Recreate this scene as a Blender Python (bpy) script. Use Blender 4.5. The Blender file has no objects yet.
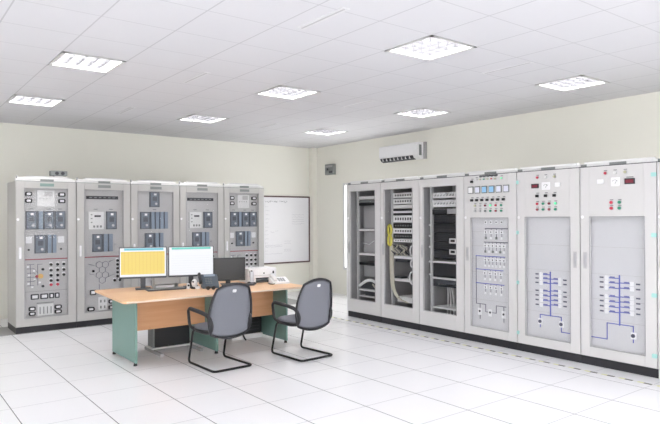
import bpy, bmesh, math, random
from mathutils import Vector, Matrix
random.seed(7)
PI = math.pi
SC = bpy.context.scene
COL = SC.collection

# ------------------------------------------------------------------ camera numbers
FPX, YAW, PITCH, ROLL, CY = 596.3619, 0.6534, 0.0033, -0.0043, 4.4386
CAM = Vector((-5.7192, -3.2468, 1.5972))
cy_, sy_ = math.cos(YAW), math.sin(YAW)
_f = Vector((sy_, cy_, 0)); _r = Vector((cy_, -sy_, 0)); _u = Vector((0, 0, 1))
_f2 = _f*math.cos(PITCH) + _u*math.sin(PITCH); _u2 = _u*math.cos(PITCH) - _f*math.sin(PITCH)
_r3 = _r*math.cos(ROLL) + _u2*math.sin(ROLL); _u3 = _u2*math.cos(ROLL) - _r*math.sin(ROLL)

# ------------------------------------------------------------------ room numbers
XW, YB, HC = 2.12, 7.6, 3.165          # right wall, back wall, ceiling
XL, YF = -9.4, -7.6                   # left wall, wall behind the camera
XR, YR0, WR = 0.4275, 4.3202, 0.8088     # right cabinet row
YL, XL0, WL = 6.0028, -4.1485, 0.8037    # left cabinet row
HT = 2.143

def meas(px, py, d):                  # measured point of the right rack row, d metres behind the doors -> (u, z) in the row
    v = _f2 + _r3*(px-330)/FPX - _u3*(py-212-CY)/FPX
    t = (XR + d - CAM.x)/v.x
    q = CAM + v*t
    return YR0 - q.y, q.z

# ------------------------------------------------------------------ materials
MATS = {}
def mat(name, col, rough=.5, metal=0., noise=0., nscale=20., emit=None, estr=1., spec=.5, coat=0.):
    if name in MATS: return MATS[name]
    m = bpy.data.materials.new(name); m.use_nodes = True
    nt = m.node_tree; b = nt.nodes['Principled BSDF']
    c = (col[0], col[1], col[2], 1)
    b.inputs['Base Color'].default_value = c
    b.inputs['Roughness'].default_value = rough
    b.inputs['Metallic'].default_value = metal
    b.inputs['Specular IOR Level'].default_value = spec
    if coat: b.inputs['Coat Weight'].default_value = coat
    tc = nt.nodes.new('ShaderNodeTexCoord')
    n = nt.nodes.new('ShaderNodeTexNoise'); n.inputs['Scale'].default_value = nscale; n.inputs['Detail'].default_value = 3
    nt.links.new(tc.outputs['Object'], n.inputs['Vector'])
    mx = nt.nodes.new('ShaderNodeMix'); mx.data_type = 'RGBA'; mx.blend_type = 'MULTIPLY'
    mx.inputs['Factor'].default_value = 1.0
    mr = nt.nodes.new('ShaderNodeMapRange')
    k = max(noise, .015)
    mr.inputs['To Min'].default_value = 1-k; mr.inputs['To Max'].default_value = 1+k*.3
    nt.links.new(n.outputs['Fac'], mr.inputs['Value'])
    mx.inputs['A'].default_value = c
    nt.links.new(mr.outputs['Result'], mx.inputs['B'])
    nt.links.new(mx.outputs['Result'], b.inputs['Base Color'])
    if emit:
        b.inputs['Emission Color'].default_value = (*emit, 1); b.inputs['Emission Strength'].default_value = estr
    MATS[name] = m
    return m

def s2l(r, g, b):
    f = lambda c: (c/255/12.92) if c/255 <= .04045 else ((c/255+.055)/1.055)**2.4
    return (f(r), f(g), f(b))

LAMP, FILL = 24., 7.2
M = dict(
 sky=mat('fill_light_pane', (.9,.9,.9), .3, emit=(.985,.985,.985), estr=FILL),  # glow of the added, unseen panels behind the camera
 cab=mat('cabinet_grey_paint', s2l(185,184,182), .45, noise=.02, nscale=3),
 cabw=mat('cabinet_light_paint', s2l(210,209,209), .4, noise=.02, nscale=3),
 cabin=mat('cabinet_inner_panel', s2l(192,191,192), .5, noise=.02),
 mimic=mat('mimic_panel_paint', s2l(211,211,214), .4, noise=.02),
 rackin=mat('rack_inner_grey', s2l(168,167,169), .55),
 plinth=mat('plinth_black', s2l(34,34,40), .5),
 black=mat('black_plastic', s2l(30,31,35), .4),
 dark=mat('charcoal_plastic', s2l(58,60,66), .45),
 screenoff=mat('dark_screen', s2l(22,22,26), .25),
 blue=mat('blue_line', s2l(104,112,190), .5),
 blue2=mat('blue_grey_symbol', s2l(118,122,178), .5),
 gasket=mat('window_gasket', s2l(158,158,162), .5),
 dkline=mat('grey_line', s2l(95,95,112), .5),
 white=mat('white_plastic', s2l(238,238,240), .4),
 offw=mat('offwhite_metal', s2l(225,225,225), .45),
 relay=mat('relay_slate', s2l(116,124,136), .4),
 relayd=mat('relay_dark', s2l(86,90,98), .4),
 slat=mat('relay_slat_blue', s2l(138,150,166), .4),
 silver=mat('silver_metal', s2l(190,190,194), .3, metal=.6),
 steel=mat('steel_post', s2l(205,205,206), .4, metal=.2),
 red=mat('red_plastic', s2l(205,70,90), .4),
 redd=mat('dark_red_display', s2l(120,40,55), .4),
 redline=mat('dull_red_strip', s2l(160,80,90), .5),
 green=mat('green_plastic', s2l(60,150,120), .4),
 glit=mat('lit_green_button', s2l(110,225,170), .4, emit=s2l(110,225,170), estr=.4),
 teal=mat('teal_clip', s2l(165,215,210), .4),
 yel=mat('yellow_cable_sheath', s2l(215,205,95), .5),
 beige=mat('beige_cable', s2l(205,200,185), .5),
 yled=mat('yellowish_button', s2l(190,190,160), .4),
 orange=mat('orange_dot', s2l(215,175,110), .5),
 meterb=mat('blue_meter_face', s2l(150,200,235), .3),
 meterl=mat('lilac_meter_face', s2l(222,224,238), .3),
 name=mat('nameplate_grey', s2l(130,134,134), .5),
 namet=mat('nameplate_teal', s2l(125,150,145), .5),
 wall=mat('wall_cream_paint', s2l(238,237,228), .75, noise=.03, nscale=1.2),
 ceil2=mat('ceiling_trim', s2l(225,225,228), .6),
 wood=None, green_p=mat('desk_green_laminate', s2l(116,150,143), .4, noise=.03),
 fabric=mat('grey_chair_fabric', s2l(120,122,131), .9, noise=.12, nscale=160),
 chairb=mat('chair_black_plastic', s2l(36,36,41), .45),
 tube=mat('chair_black_steel', s2l(28,29,32), .35, metal=.3),
 edge=mat('desk_edge_band', s2l(225,205,185), .4),
 bframe=mat('whiteboard_frame', s2l(95,72,74), .4, metal=.2),
 board=mat('whiteboard_face', s2l(236,236,240), .3),
 ink=mat('board_ink', s2l(150,150,158), .6),
 inkl=mat('board_ink_light', s2l(205,205,212), .6),
 phone=mat('slate_phone_plastic', s2l(72,82,92), .35),
 stripf=mat('floor_cable_plate', s2l(150,150,150), .5),
 scr_white=mat('screen_white', s2l(40,40,40), .4, emit=s2l(245,247,252), estr=.92),
 scr_yel=mat('screen_yellow', s2l(40,40,30), .4, emit=s2l(244,216,112), estr=.92),
 scr_cyan=mat('screen_cyan', s2l(20,40,40), .4, emit=s2l(115,198,215), estr=.92),
 scr_teal=mat('screen_teal', s2l(20,40,40), .4, emit=s2l(110,210,198), estr=.92),
 scr_line=mat('screen_table_line', s2l(40,40,30), .4, emit=s2l(232,192,92), estr=.92),
 scr_pale=mat('screen_pale_line', s2l(40,40,40), .4, emit=s2l(222,224,230), estr=.92),
 lamp2=mat('lamp_diffuser_dim', (.9,.9,.9), .5, emit=(1.0,.985,.97), estr=20.),
 sky2=mat('hazy_daylight_pane', (.9,.9,.9), .3, emit=(.98,.98,.96), estr=2.9),
 alum=mat('louvre_aluminium', s2l(118,118,122), .3, metal=.3),
 lamp=mat('lamp_diffuser', (.9,.9,.9), .5, emit=(1.0,.985,.97), estr=LAMP),
 tape_w=None,
)

def wood(name, c1, c2):
    m = bpy.data.materials.new(name); m.use_nodes = True; nt = m.node_tree; b = nt.nodes['Principled BSDF']
    tc = nt.nodes.new('ShaderNodeTexCoord'); mp = nt.nodes.new('ShaderNodeMapping')
    mp.inputs['Scale'].default_value = (1.2, 22, 22)
    n = nt.nodes.new('ShaderNodeTexNoise'); n.inputs['Scale'].default_value = 1.5; n.inputs['Detail'].default_value = 5
    cr = nt.nodes.new('ShaderNodeValToRGB')
    cr.color_ramp.elements[0].position = .35; cr.color_ramp.elements[0].color = (*c1, 1)
    cr.color_ramp.elements[1].position = .7; cr.color_ramp.elements[1].color = (*c2, 1)
    nt.links.new(tc.outputs['Object'], mp.inputs[0]); nt.links.new(mp.outputs[0], n.inputs['Vector'])
    nt.links.new(n.outputs['Fac'], cr.inputs[0]); nt.links.new(cr.outputs[0], b.inputs['Base Color'])
    b.inputs['Roughness'].default_value = .38
    return m
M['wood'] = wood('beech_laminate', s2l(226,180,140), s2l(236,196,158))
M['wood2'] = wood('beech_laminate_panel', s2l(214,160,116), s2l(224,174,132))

def grid_mat(name, base, linex, liney, wx, wy, offx, offy, pitch, rough, spec=.5, noise=.02):
    """panel joints every `pitch` metres: joints of constant x and of constant y"""
    m = bpy.data.materials.new(name); m.use_nodes = True; nt = m.node_tree; b = nt.nodes['Principled BSDF']
    geo = nt.nodes.new('ShaderNodeNewGeometry'); sep = nt.nodes.new('ShaderNodeSeparateXYZ')
    nt.links.new(geo.outputs['Position'], sep.inputs[0])
    def mask(out, off, w):
        a = nt.nodes.new('ShaderNodeMath'); a.operation = 'ADD'; a.inputs[1].default_value = -off + 60*pitch + pitch/2
        nt.links.new(out, a.inputs[0])
        md = nt.nodes.new('ShaderNodeMath'); md.operation = 'MODULO'; md.inputs[1].default_value = pitch
        nt.links.new(a.outputs[0], md.inputs[0])
        s = nt.nodes.new('ShaderNodeMath'); s.operation = 'SUBTRACT'; s.inputs[1].default_value = pitch/2
        nt.links.new(md.outputs[0], s.inputs[0])
        ab = nt.nodes.new('ShaderNodeMath'); ab.operation = 'ABSOLUTE'; nt.links.new(s.outputs[0], ab.inputs[0])
        lt = nt.nodes.new('ShaderNodeMath'); lt.operation = 'LESS_THAN'; lt.inputs[1].default_value = w/2
        nt.links.new(ab.outputs[0], lt.inputs[0]); return lt.outputs[0]
    n = nt.nodes.new('ShaderNodeTexNoise'); n.inputs['Scale'].default_value = 2.2; n.inputs['Detail'].default_value = 4
    nt.links.new(geo.outputs['Position'], n.inputs['Vector'])
    mr = nt.nodes.new('ShaderNodeMapRange'); mr.inputs['To Min'].default_value = 1-noise; mr.inputs['To Max'].default_value = 1
    nt.links.new(n.outputs['Fac'], mr.inputs['Value'])
    m0 = nt.nodes.new('ShaderNodeMix'); m0.data_type = 'RGBA'; m0.blend_type = 'MULTIPLY'; m0.inputs['Factor'].default_value = 1
    m0.inputs['A'].default_value = (*base, 1); nt.links.new(mr.outputs['Result'], m0.inputs['B'])
    m1 = nt.nodes.new('ShaderNodeMix'); m1.data_type = 'RGBA'; m1.inputs['B'].default_value = (*liney, 1)
    nt.links.new(mask(sep.outputs['Y'], offy, wy), m1.inputs['Factor']); nt.links.new(m0.outputs['Result'], m1.inputs['A'])
    m2 = nt.nodes.new('ShaderNodeMix'); m2.data_type = 'RGBA'; m2.inputs['B'].default_value = (*linex, 1)
    nt.links.new(mask(sep.outputs['X'], offx, wx), m2.inputs['Factor']); nt.links.new(m1.outputs['Result'], m2.inputs['A'])
    nt.links.new(m2.outputs['Result'], b.inputs['Base Color'])
    b.inputs['Roughness'].default_value = rough; b.inputs['Specular IOR Level'].default_value = spec
    return m
M['floor'] = grid_mat('raised_floor_tile', s2l(236,236,239), s2l(95,95,102), s2l(188,188,193), .008, .008, 0, 0, .6, .28, .4)
M['ceil'] = grid_mat('ceiling_tile', s2l(223,223,227), s2l(198,198,202), s2l(203,203,207), .012, .010, -.12, .27, .6, .8, .2)

def glass_mat():
    m = bpy.data.materials.new('door_glass'); m.use_nodes = True; nt = m.node_tree
    for n in list(nt.nodes):
        if n.type != 'OUTPUT_MATERIAL': nt.nodes.remove(n)
    out = [n for n in nt.nodes if n.type == 'OUTPUT_MATERIAL'][0]
    t = nt.nodes.new('ShaderNodeBsdfTransparent'); t.inputs[0].default_value = (.97,.972,.975,1)
    g = nt.nodes.new('ShaderNodeBsdfGlossy'); g.inputs['Roughness'].default_value = .03
    fr = nt.nodes.new('ShaderNodeFresnel'); fr.inputs[0].default_value = 1.18
    mx = nt.nodes.new('ShaderNodeMixShader')
    ge = nt.nodes.new('ShaderNodeNewGeometry'); iv = nt.nodes.new('ShaderNodeMath'); iv.operation = 'SUBTRACT'; iv.inputs[0].default_value = 1
    nt.links.new(ge.outputs['Backfacing'], iv.inputs[1])
    ml = nt.nodes.new('ShaderNodeMath'); ml.operation = 'MULTIPLY'; nt.links.new(iv.outputs[0], ml.inputs[0]); nt.links.new(fr.outputs[0], ml.inputs[1])
    nt.links.new(ml.outputs[0], mx.inputs[0]); nt.links.new(t.outputs[0], mx.inputs[1]); nt.links.new(g.outputs[0], mx.inputs[2])
    nt.links.new(mx.outputs[0], out.inputs[0]); return m
M['glass'] = glass_mat()

def tape_mat():
    m = bpy.data.materials.new('hazard_tape'); m.use_nodes = True; nt = m.node_tree; b = nt.nodes['Principled BSDF']
    geo = nt.nodes.new('ShaderNodeNewGeometry'); sep = nt.nodes.new('ShaderNodeSeparateXYZ'); nt.links.new(geo.outputs['Position'], sep.inputs[0])
    mu = nt.nodes.new('ShaderNodeMath'); mu.operation = 'MULTIPLY_ADD'; mu.inputs[1].default_value = 1/.18; mu.inputs[2].default_value = 100.3
    nt.links.new(sep.outputs['Y'], mu.inputs[0])
    fr = nt.nodes.new('ShaderNodeMath'); fr.operation = 'FRACT'; nt.links.new(mu.outputs[0], fr.inputs[0])
    cr = nt.nodes.new('ShaderNodeValToRGB'); cr.color_ramp.interpolation = 'CONSTANT'
    e = cr.color_ramp.elements
    e[0].position = 0; e[0].color = (*s2l(105,103,98), 1); e[1].position = .42; e[1].color = (*s2l(228,228,180), 1)
    x = e.new(.75); x.color = (*s2l(232,232,228), 1)
    nt.links.new(fr.outputs[0], cr.inputs[0]); nt.links.new(cr.outputs[0], b.inputs['Base Color']); b.inputs['Roughness'].default_value = .5
    return m
M['tape'] = tape_mat()

# ------------------------------------------------------------------ mesh builder
class MB:
    def __init__(s): s.v = []; s.f = []; s.sm = []
    def _add(s, vs, fs, smooth=False):
        o = len(s.v); s.v += [tuple(x) for x in vs]
        for f in fs: s.f.append([o+i for i in f]); s.sm.append(smooth)
    def box(s, x0, x1, y0, y1, z0, z1):
        x0, x1 = min(x0,x1), max(x0,x1); y0, y1 = min(y0,y1), max(y0,y1); z0, z1 = min(z0,z1), max(z0,z1)
        s._add([(x0,y0,z0),(x1,y0,z0),(x1,y1,z0),(x0,y1,z0),(x0,y0,z1),(x1,y0,z1),(x1,y1,z1),(x0,y1,z1)],
               [(0,3,2,1),(4,5,6,7),(0,1,5,4),(1,2,6,5),(2,3,7,6),(3,0,4,7)]); return s
    def rbox(s, x0, x1, y0, y1, z0, z1, r=.01):   # box with rounded vertical edges seen from the front (rounded in x-z), y = depth
        pts = []
        for cx, cz, a0 in ((x1-r, z1-r, 0), (x0+r, z1-r, 90), (x0+r, z0+r, 180), (x1-r, z0+r, 270)):
            for k in range(5):
                a = math.radians(a0 + k*22.5); pts.append((cx+r*math.cos(a), cz+r*math.sin(a)))
        s.prism_y(pts, y0, y1); return s
    def prism_y(s, pts, y0, y1):                  # pts (x,z) extruded along y
        n = len(pts)
        s._add([(x,y0,z) for x,z in pts]+[(x,y1,z) for x,z in pts],
               [tuple(range(n)), tuple(range(2*n-1, n-1, -1))]+[(i, n+i, n+(i+1)%n, (i+1)%n) for i in range(n)]); return s
    def prism_x(s, pts, x0, x1):                  # pts (y,z) extruded along x
        n = len(pts)
        s._add([(x0,y,z) for y,z in pts]+[(x1,y,z) for y,z in pts],
               [tuple(range(n)), tuple(range(2*n-1, n-1, -1))]+[(i, n+i, n+(i+1)%n, (i+1)%n) for i in range(n)]); return s
    def prism_z(s, pts, z0, z1):
        n = len(pts)
        s._add([(x,y,z0) for x,y in pts]+[(x,y,z1) for x,y in pts],
               [tuple(range(n)), tuple(range(2*n-1, n-1, -1))]+[(i, n+i, n+(i+1)%n, (i+1)%n) for i in range(n)]); return s
    def cyl(s, p0, p1, r, n=14, r2=None):
        p0 = Vector(p0); p1 = Vector(p1); d = (p1-p0).normalized(); r2 = r if r2 is None else r2
        a = d.orthogonal().normalized(); b = d.cross(a)
        vs = [p0 + (a*math.cos(2*PI*i/n)+b*math.sin(2*PI*i/n))*r for i in range(n)] + [p1 + (a*math.cos(2*PI*i/n)+b*math.sin(2*PI*i/n))*r2 for i in range(n)]
        o = len(s.v); s.v += [tuple(v) for v in vs]
        for i in range(n): s.f.append([o+i, o+(i+1)%n, o+n+(i+1)%n, o+n+i]); s.sm.append(True)
        s.f.append([o+i for i in range(n)][::-1]); s.sm.append(False); s.f.append([o+n+i for i in range(n)]); s.sm.append(False)
        return s
    def tube(s, pts, r, n=8, closed=False, flat=1.0):
        pts = [Vector(p) for p in pts]; m = len(pts); o = len(s.v); prev = None
        for i, p in enumerate(pts):
            if closed: t = (pts[(i+1)%m]-pts[i-1]).normalized()
            else: t = (pts[min(i+1,m-1)]-pts[max(i-1,0)]).normalized()
            if prev is None: a = t.orthogonal().normalized()
            else:
                a = prev - t*prev.dot(t)
                a = a.normalized() if a.length > 1e-6 else t.orthogonal().normalized()
            prev = a; b = t.cross(a)
            for k in range(n): s.v.append(tuple(p + a*math.cos(2*PI*k/n)*r + b*math.sin(2*PI*k/n)*r*flat))
        for i in range(m if closed else m-1):
            j = (i+1)%m
            for k in range(n): s.f.append([o+i*n+k, o+i*n+(k+1)%n, o+j*n+(k+1)%n, o+j*n+k]); s.sm.append(True)
        if not closed:
            s.f.append([o+k for k in range(n)][::-1]); s.sm.append(False); s.f.append([o+(m-1)*n+k for k in range(n)]); s.sm.append(False)
        return s
    def surf(s, fn, nu, nv):
        o = len(s.v)
        for j in range(nv+1):
            for i in range(nu+1): s.v.append(tuple(fn(i/nu, j/nv)))
        for j in range(nv):
            for i in range(nu):
                a = o+j*(nu+1)+i; s.f.append([a, a+1, a+nu+2, a+nu+1]); s.sm.append(True)
        return s
    def build(s, name, m, parent=None, bevel=0., loc=None, rz=0.):
        me = bpy.data.meshes.new(name); me.from_pydata(s.v, [], s.f); me.update()
        bm = bmesh.new(); bm.from_mesh(me); bmesh.ops.remove_doubles(bm, verts=bm.verts, dist=1e-6) if getattr(s,'weld',False) else None
        bmesh.ops.recalc_face_normals(bm, faces=bm.faces); bm.to_mesh(me); bm.free()
        if len(me.polygons) == len(s.sm):
            me.polygons.foreach_set('use_smooth', s.sm)
        me.materials.append(m)
        o = bpy.data.objects.new(name, me); COL.objects.link(o)
        if parent: o.parent = parent
        if loc: o.location = loc
        if rz: o.rotation_euler.z = rz
        if bevel:
            b = o.modifiers.new('bevel', 'BEVEL'); b.width = bevel; b.segments = 2; b.limit_method = 'ANGLE'; b.angle_limit = math.radians(40)
        return o

def thing(name, label, cat, loc=(0,0,0), rz=0., group=None):
    o = bpy.data.objects.new(name, None); COL.objects.link(o); o.location = loc; o.rotation_euler.z = rz
    o.empty_display_size = .1
    o['label'] = label; o['category'] = cat
    if group: o['group'] = group
    return o
def tag(o, label, cat, group=None):
    o['label'] = label; o['category'] = cat
    if group: o['group'] = group
    return o
def struct(o): o['kind'] = 'structure'; return o
def B(*a): return MB().box(*a)
def smooth_path(pts, rad=.05, n=5):
    """polyline with rounded corners"""
    P = [Vector(p) for p in pts]; out = [P[0]]
    for i in range(1, len(P)-1):
        a = (P[i-1]-P[i]); b = (P[i+1]-P[i]); r = min(rad, a.length*.45, b.length*.45)
        p0 = P[i]+a.normalized()*r; p1 = P[i]+b.normalized()*r
        for k in range(n+1):
            t = k/n; out.append(p0*(1-t)**2 + P[i]*2*t*(1-t) + p1*t*t)
    out.append(P[-1]); return out

def frame4(mb, u0, u1, d0, d1, z0, z1, wu0, wu1, wz0, wz1):
    mb.box(u0, wu0, d0, d1, z0, z1); mb.box(wu1, u1, d0, d1, z0, z1)
    mb.box(wu0, wu1, d0, d1, z0, wz0); mb.box(wu0, wu1, d0, d1, wz1, z1)

# ------------------------------------------------------------------ the room
struct(B(XL-.1, XW+.1, YF-.1, YB+.1, -.1, 0).build('floor', M['floor']))
struct(B(XL-.1, XW+.1, YB, YB+.1, 0, HC+.3).build('wall_back', M['wall']))
struct(B(XL-.1, XW+.1, YF-.1, YF, 0, HC+.3).build('wall_front', M['wall']))
struct(B(XL-.1, XL, YF, YB, 0, HC+.3).build('wall_left', M['wall']))
w = MB().box(XW, XW+.1, YF, YB, 0, HC+.3); w.box(XW-.05, XW, YF, 4.02, 0, HC)
struct(w.build('wall_right', M['wall']))
struct(B(XW-.12, XW, YB-.14, YB, 0, HC).build('trim_1', M['wall']))          # boxed corner column

LX = [-8.82, -6.42, -4.02, -1.62, .78]; LY = [-6.63, -4.23, -1.83, .57, 2.97, 5.37]
cells = set()
for i, lx in enumerate(LX):
    for j, ly in enumerate(LY):
      if (lx, ly) != (-4.02, .57): cells.add((round(lx,2), round(ly,2)))
c = MB()
xs = [XL] + [x for x in [-.12+.6*k for k in range(-30, 30)] if XL < x < XW] + [XW]
ys = [YF] + [y for y in [.27+.6*k for k in range(-30, 30)] if YF < y < YB] + [YB]
for i in range(len(xs)-1):
    for j in range(len(ys)-1):
        mx, my = round((xs[i]+xs[i+1])/2, 2), round((ys[j]+ys[j+1])/2, 2)
        if any(abs(mx-cx)<.2 and abs(my-cy)<.2 for cx, cy in cells): continue
        c.box(xs[i], xs[i+1], ys[j], ys[j+1], HC, HC+.015)
ce = c.build('ceiling', M['ceil']); struct(ce)
struct(B(XL-.1, XW+.1, YF-.1, YB+.1, HC+.3, HC+.36).build('trim_2', M['ceil2']))   # slab above
# baseboards hidden or low; cable plate in the floor under the left row
struct(B(-4.9, .86, YL-.01, YL+.74, 0, .004).build('trim_3', M['stripf']))

# unseen window-shaped fill panels behind the camera, added to brighten the walls
nw = 0
def window(loc, rz, w_, h_, m='sky'):
    global nw
    nw += 1
    o = bpy.data.objects.new('window_%d' % nw, None); COL.objects.link(o); o.location = loc; o.rotation_euler.z = rz; struct(o)  # numbering shared by the right-wall window and the added fill panels
    f = MB(); frame4(f, -w_/2, w_/2, -.03, .03, 0, h_, -w_/2+.05, w_/2-.05, .05, h_-.05); f.box(-.025, .025, -.02, .03, .05, h_-.05)
    f.build('window_frame', M['offw'], o)
    B(-w_/2+.05, w_/2-.05, -.005, .005, .05, h_-.05).build('window_or_fill_pane', M[m], o)
for x in (-7.2, -4.4, -1.6): window((x, YF+.04, .9), PI, 2.3, 1.7)
for y in (-5.2, -2.4): window((XL+.04, y, .9), PI/2, 2.3, 1.7)

# window on the right wall past the racks, only a sliver of it shows
window((XW-.04, 5.38, .53), -PI/2, 2.15, 1.80, 'sky2')

# ---- ceiling lights
VIS = {(-4.02,2.97):'square recessed louvre light, larger of the two nearest the left end of the ceiling',
       (-4.02,5.37):'square recessed louvre light above the left end of the left cabinet row',
       (-1.62,2.97):'square recessed louvre light above the desk, between the nearer left light and the middle',
       (-1.62,5.37):'square recessed louvre light in front of the middle of the left cabinet row',
       (-1.62,.57):'largest square louvre light, high in the middle of the ceiling',
       (.78,.57):'square louvre light nearest the camera above the right cabinet row',
       (.78,2.97):'square louvre light above the right row just in front of the air conditioner',
       (.78,5.37):'farthest square louvre light, near the room corner beside the wall box'}
def troffer(lx, ly, label):
    t = thing('ceiling_light', label, 'ceiling light', (lx, ly, HC), 0, 'recessed square louvre ceiling lights')
    h = MB(); a = .299
    h.box(-a, a, -a, a, .09, .1)
    for s in (-1, 1):
        h.box(s*a, s*(a-.006), -a, a, -.004, .09); h.box(-a, a, s*a, s*(a-.006), -.004, .09)
        h.box(s*a, s*(a-.034), -a, a, -.006, 0); h.box(-a, a, s*a, s*(a-.034), -.006, 0)
    h.build('housing', M['offw'], t)
    B(-.276, .276, -.276, .276, .076, .082).build('lamp_panel', M['lamp2' if (lx > 0 and ly > 5) or lx == -1.62 and ly > 5 else 'lamp'], t)
    l = MB(); n = 5
    for k in range(1, n):
        p = -.27 + .54*k/n
        l.prism_y([(p-.002,0),(p+.002,0),(p+.006,.04),(p-.006,.04)], -.27, .27)
        l.prism_x([(p-.002,0),(p+.002,0),(p+.006,.04),(p-.006,.04)], -.27, .27)
    l.build('louvre', M['alum'], t)
    return t
for lx in LX:
    for ly in LY:
        if (lx, ly) == (-4.02, .57): continue
        troffer(lx, ly, VIS.get((lx, ly), 'recessed louvre ceiling light outside the photographed part of the room'))
# ---- slot diffusers between the lights
SL = {(-2.88,2.90):'thin slot air diffuser in the ceiling, between the two near left lights',
      (-2.92,.5):'thin slot air diffuser in the ceiling at the top middle of the view',
      (-2.82,5.34):'thin slot air diffuser above the second and third left cabinets',
      (-.43,5.36):'thin slot air diffuser above the whiteboard end of the left row',
      (-.45,2.99):'thin slot air diffuser in the ceiling, halfway to the air conditioner',
      (-.45,.58):'thin slot air diffuser between the two nearest right ceiling lights'}
for (x, y), lab in SL.items():
    t = thing('slot_diffuser', lab, 'air diffuser', (x, y, HC), 0, 'slot diffusers in the ceiling')
    B(-.035, .035, -.3, .3, -.004, 0).build('frame', M['ceil2'], t)
    B(-.007, .007, -.28, .28, -.006, -.004).build('slot', M['silver'], t)

# ---- floor tape
tag(B(.150, .182, -1.6, 5.0, 0, .002).build('floor_tape', M['tape']), 'black and yellow dashed marking tape on the floor along the right cabinet row', 'tape')

# ------------------------------------------------------------------ cabinets
def cabinet(row, i, W, label, win, depth, paint, inner=None, hside=0, rec=.045, hinge=None, plate='name', sill='plinth', rackback=False):
    if row == 'L': loc, rz, grp = (XL0+i*WL, YL, 0), 0, 'relay cabinets of the left row'
    else: loc, rz, grp = (XR, YR0-i*WR, 0), -PI/2, 'cabinets of the right row'
    t = thing('control_cabinet', label, 'cabinet', loc, rz, grp)
    t['category'] = 'cabinet'
    g = .0025; D = depth; z0 = .09
    b = MB()
    th = .02
    b.box(g, th, .022, D, z0, HT); b.box(W-th, W-g, .022, D, z0, HT)
    b.box(th, W-th, .022, D, z0, z0+th); b.box(th, W-th, .022, D, HT-th, HT); b.box(th, W-th, D-th, D, z0, HT)
    b.build('body', M[paint], t)
    B(g, W-g, .012, D-.01, 0, z0).build('plinth', M[sill], t)
    u0, u1, w0, w1 = win[0]*W, win[1]*W, win[2], win[3]
    d = MB(); frame4(d, .006, W-.006, 0, .02, z0+.006, HT-.004, u0, u1, w0, w1)
    dr = d.build('door', M[paint], t, bevel=.002)
    # a raised lip round the window
    lp = MB(); frame4(lp, u0-.007, u1+.007, -.003, .0, w0-.007, w1+.007, u0, u1, w0, w1)
    lp.build('window_trim', M['gasket'], dr)
    B(u0, u1, .010, .014, w0, w1).build('glass_pane', M['glass'], dr)
    # handle
    hu = .07*W if hside == 0 else .925*W
    h = MB().rbox(hu-.014, hu+.014, -.008, 0, 1.05, 1.21, .012); h.rbox(hu-.008, hu+.008, -.02, -.008, 1.09, 1.19, .007)
    h.build('handle', M['white' if row == 'L' else 'silver'], dr)
    B(hu-.02, hu+.02, -.003, 0, 1.04, 1.22).build('handle_plate', M['silver' if row == 'L' else 'cabin'], dr)
    MB().cyl((.035*W, 0, 1.60), (.035*W, -.006, 1.60), .018, 12).build('door_lock', M['white'], dr)
    if inner:
        B(th, W-th, rec, rec+.012, z0+.03, HT-.03).build('mounting_panel', M[inner], t)
    # top rail with nameplate
    B(.004, W-.004, .006, .02, HT-.003, HT+.004).build('rail_shadow', M['dark' if row == 'R' else 'name'], t)  # dark strip painted in as the shade under the rail's overhang
    r = MB().box(0.004, W-.004, .02, .11, HT, HT+.035); r.prism_x([(.03,HT+.035),(.10,HT+.035),(.09,HT+.055),(.04,HT+.055)], .03, W-.05)
    if row == 'L': r.prism_y([(.10,HT+.05),(W-.07,HT+.05),(W-.12,HT+.078),(.16,HT+.078)], .04, .16)
    r.build('top_rail', M['offw'], t)
    n = MB().box(W*.40, W*.62, .014, .02, HT+.004, HT+.032)
    n.build('nameplate', M['name'], t)
    e = MB().box(.004, .07, .016, .06, HT+.004, HT+.03) if row == 'R' else MB().cyl((.03,.07,HT+.03),(.03,.07,HT+.075),.012)
    e.build('lifting_lug', M['silver'] if row == 'L' else M['name'], t)
    if hinge:
        for hz in (.22, .82, 1.418, 2.02):
            MB().rbox(W*hinge-.028 if hinge > .5 else 0, W-.002 if hinge > .5 else .028, -.012, 0, hz-.02, hz+.02, .008).build('hinge', M['teal'], t)['label'] = 'pale teal hinge clip'
    return t

def put(t, name, m, u0, z0, u1, z1, W, d, th=.01, parent=None, r=0, dx=0):
    mb = MB()
    if r: mb.rbox(u0*W+dx, u1*W+dx, d-th, d, z0, z1, r)
    else: mb.box(u0*W+dx, u1*W+dx, d-th, d, z0, z1)
    return mb.build(name, M[m], parent or t)
def disc(t, name, m, u, z, r, W, d, th=.012, parent=None, dx=0):
    return MB().cyl((u*W+dx, d, z), (u*W+dx, d-th, z), r, 14).build(name, M[m], parent or t)

# --- contents of the left row
def relay_unit(t, u0, z0, u1, z1, W, d):
    r = put(t, 'relay_unit', 'relay', u0+.008, z0, u1-.008, z1, W, d, .03)
    w = u1-u0; h = z1-z0; f = MB(); a, b2 = (u0+.008)*W, (u1-.008)*W
    frame4(f, a, b2, d-.036, d-.03, z0, z1, a+.01, b2-.01, z0+.012, z1-.012)
    f.build('bezel', M['relayd'], r)
    put(t, 'display', 'white', u0+w*.42, z1-h*.22, u0+w*.66, z1-h*.10, W, d-.03, .006, r)
    put(t, 'keypad', 'relayd', u0+w*.3, z0+h*.42, u0+w*.72, z0+h*.68, W, d-.03, .003, r)
    disc(t, 'reset_button', 'silver', u0+w*.62, z0+h*.22, .019, W, d-.03, .01, r)
    return r
def slats(t, u0, z0, u1, z1, W, d, n):
    w = (u1-u0)/n
    for k in range(n):
        s = put(t, 'slotted_module', 'slat', u0+w*k+.006, z0, u0+w*(k+1)-.006, z1, W, d, .026)
        put(t, 'module_edge', 'relayd', u0+w*k+.006, z0, u0+w*k+.018, z1, W, d-.026, .004, s)
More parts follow.
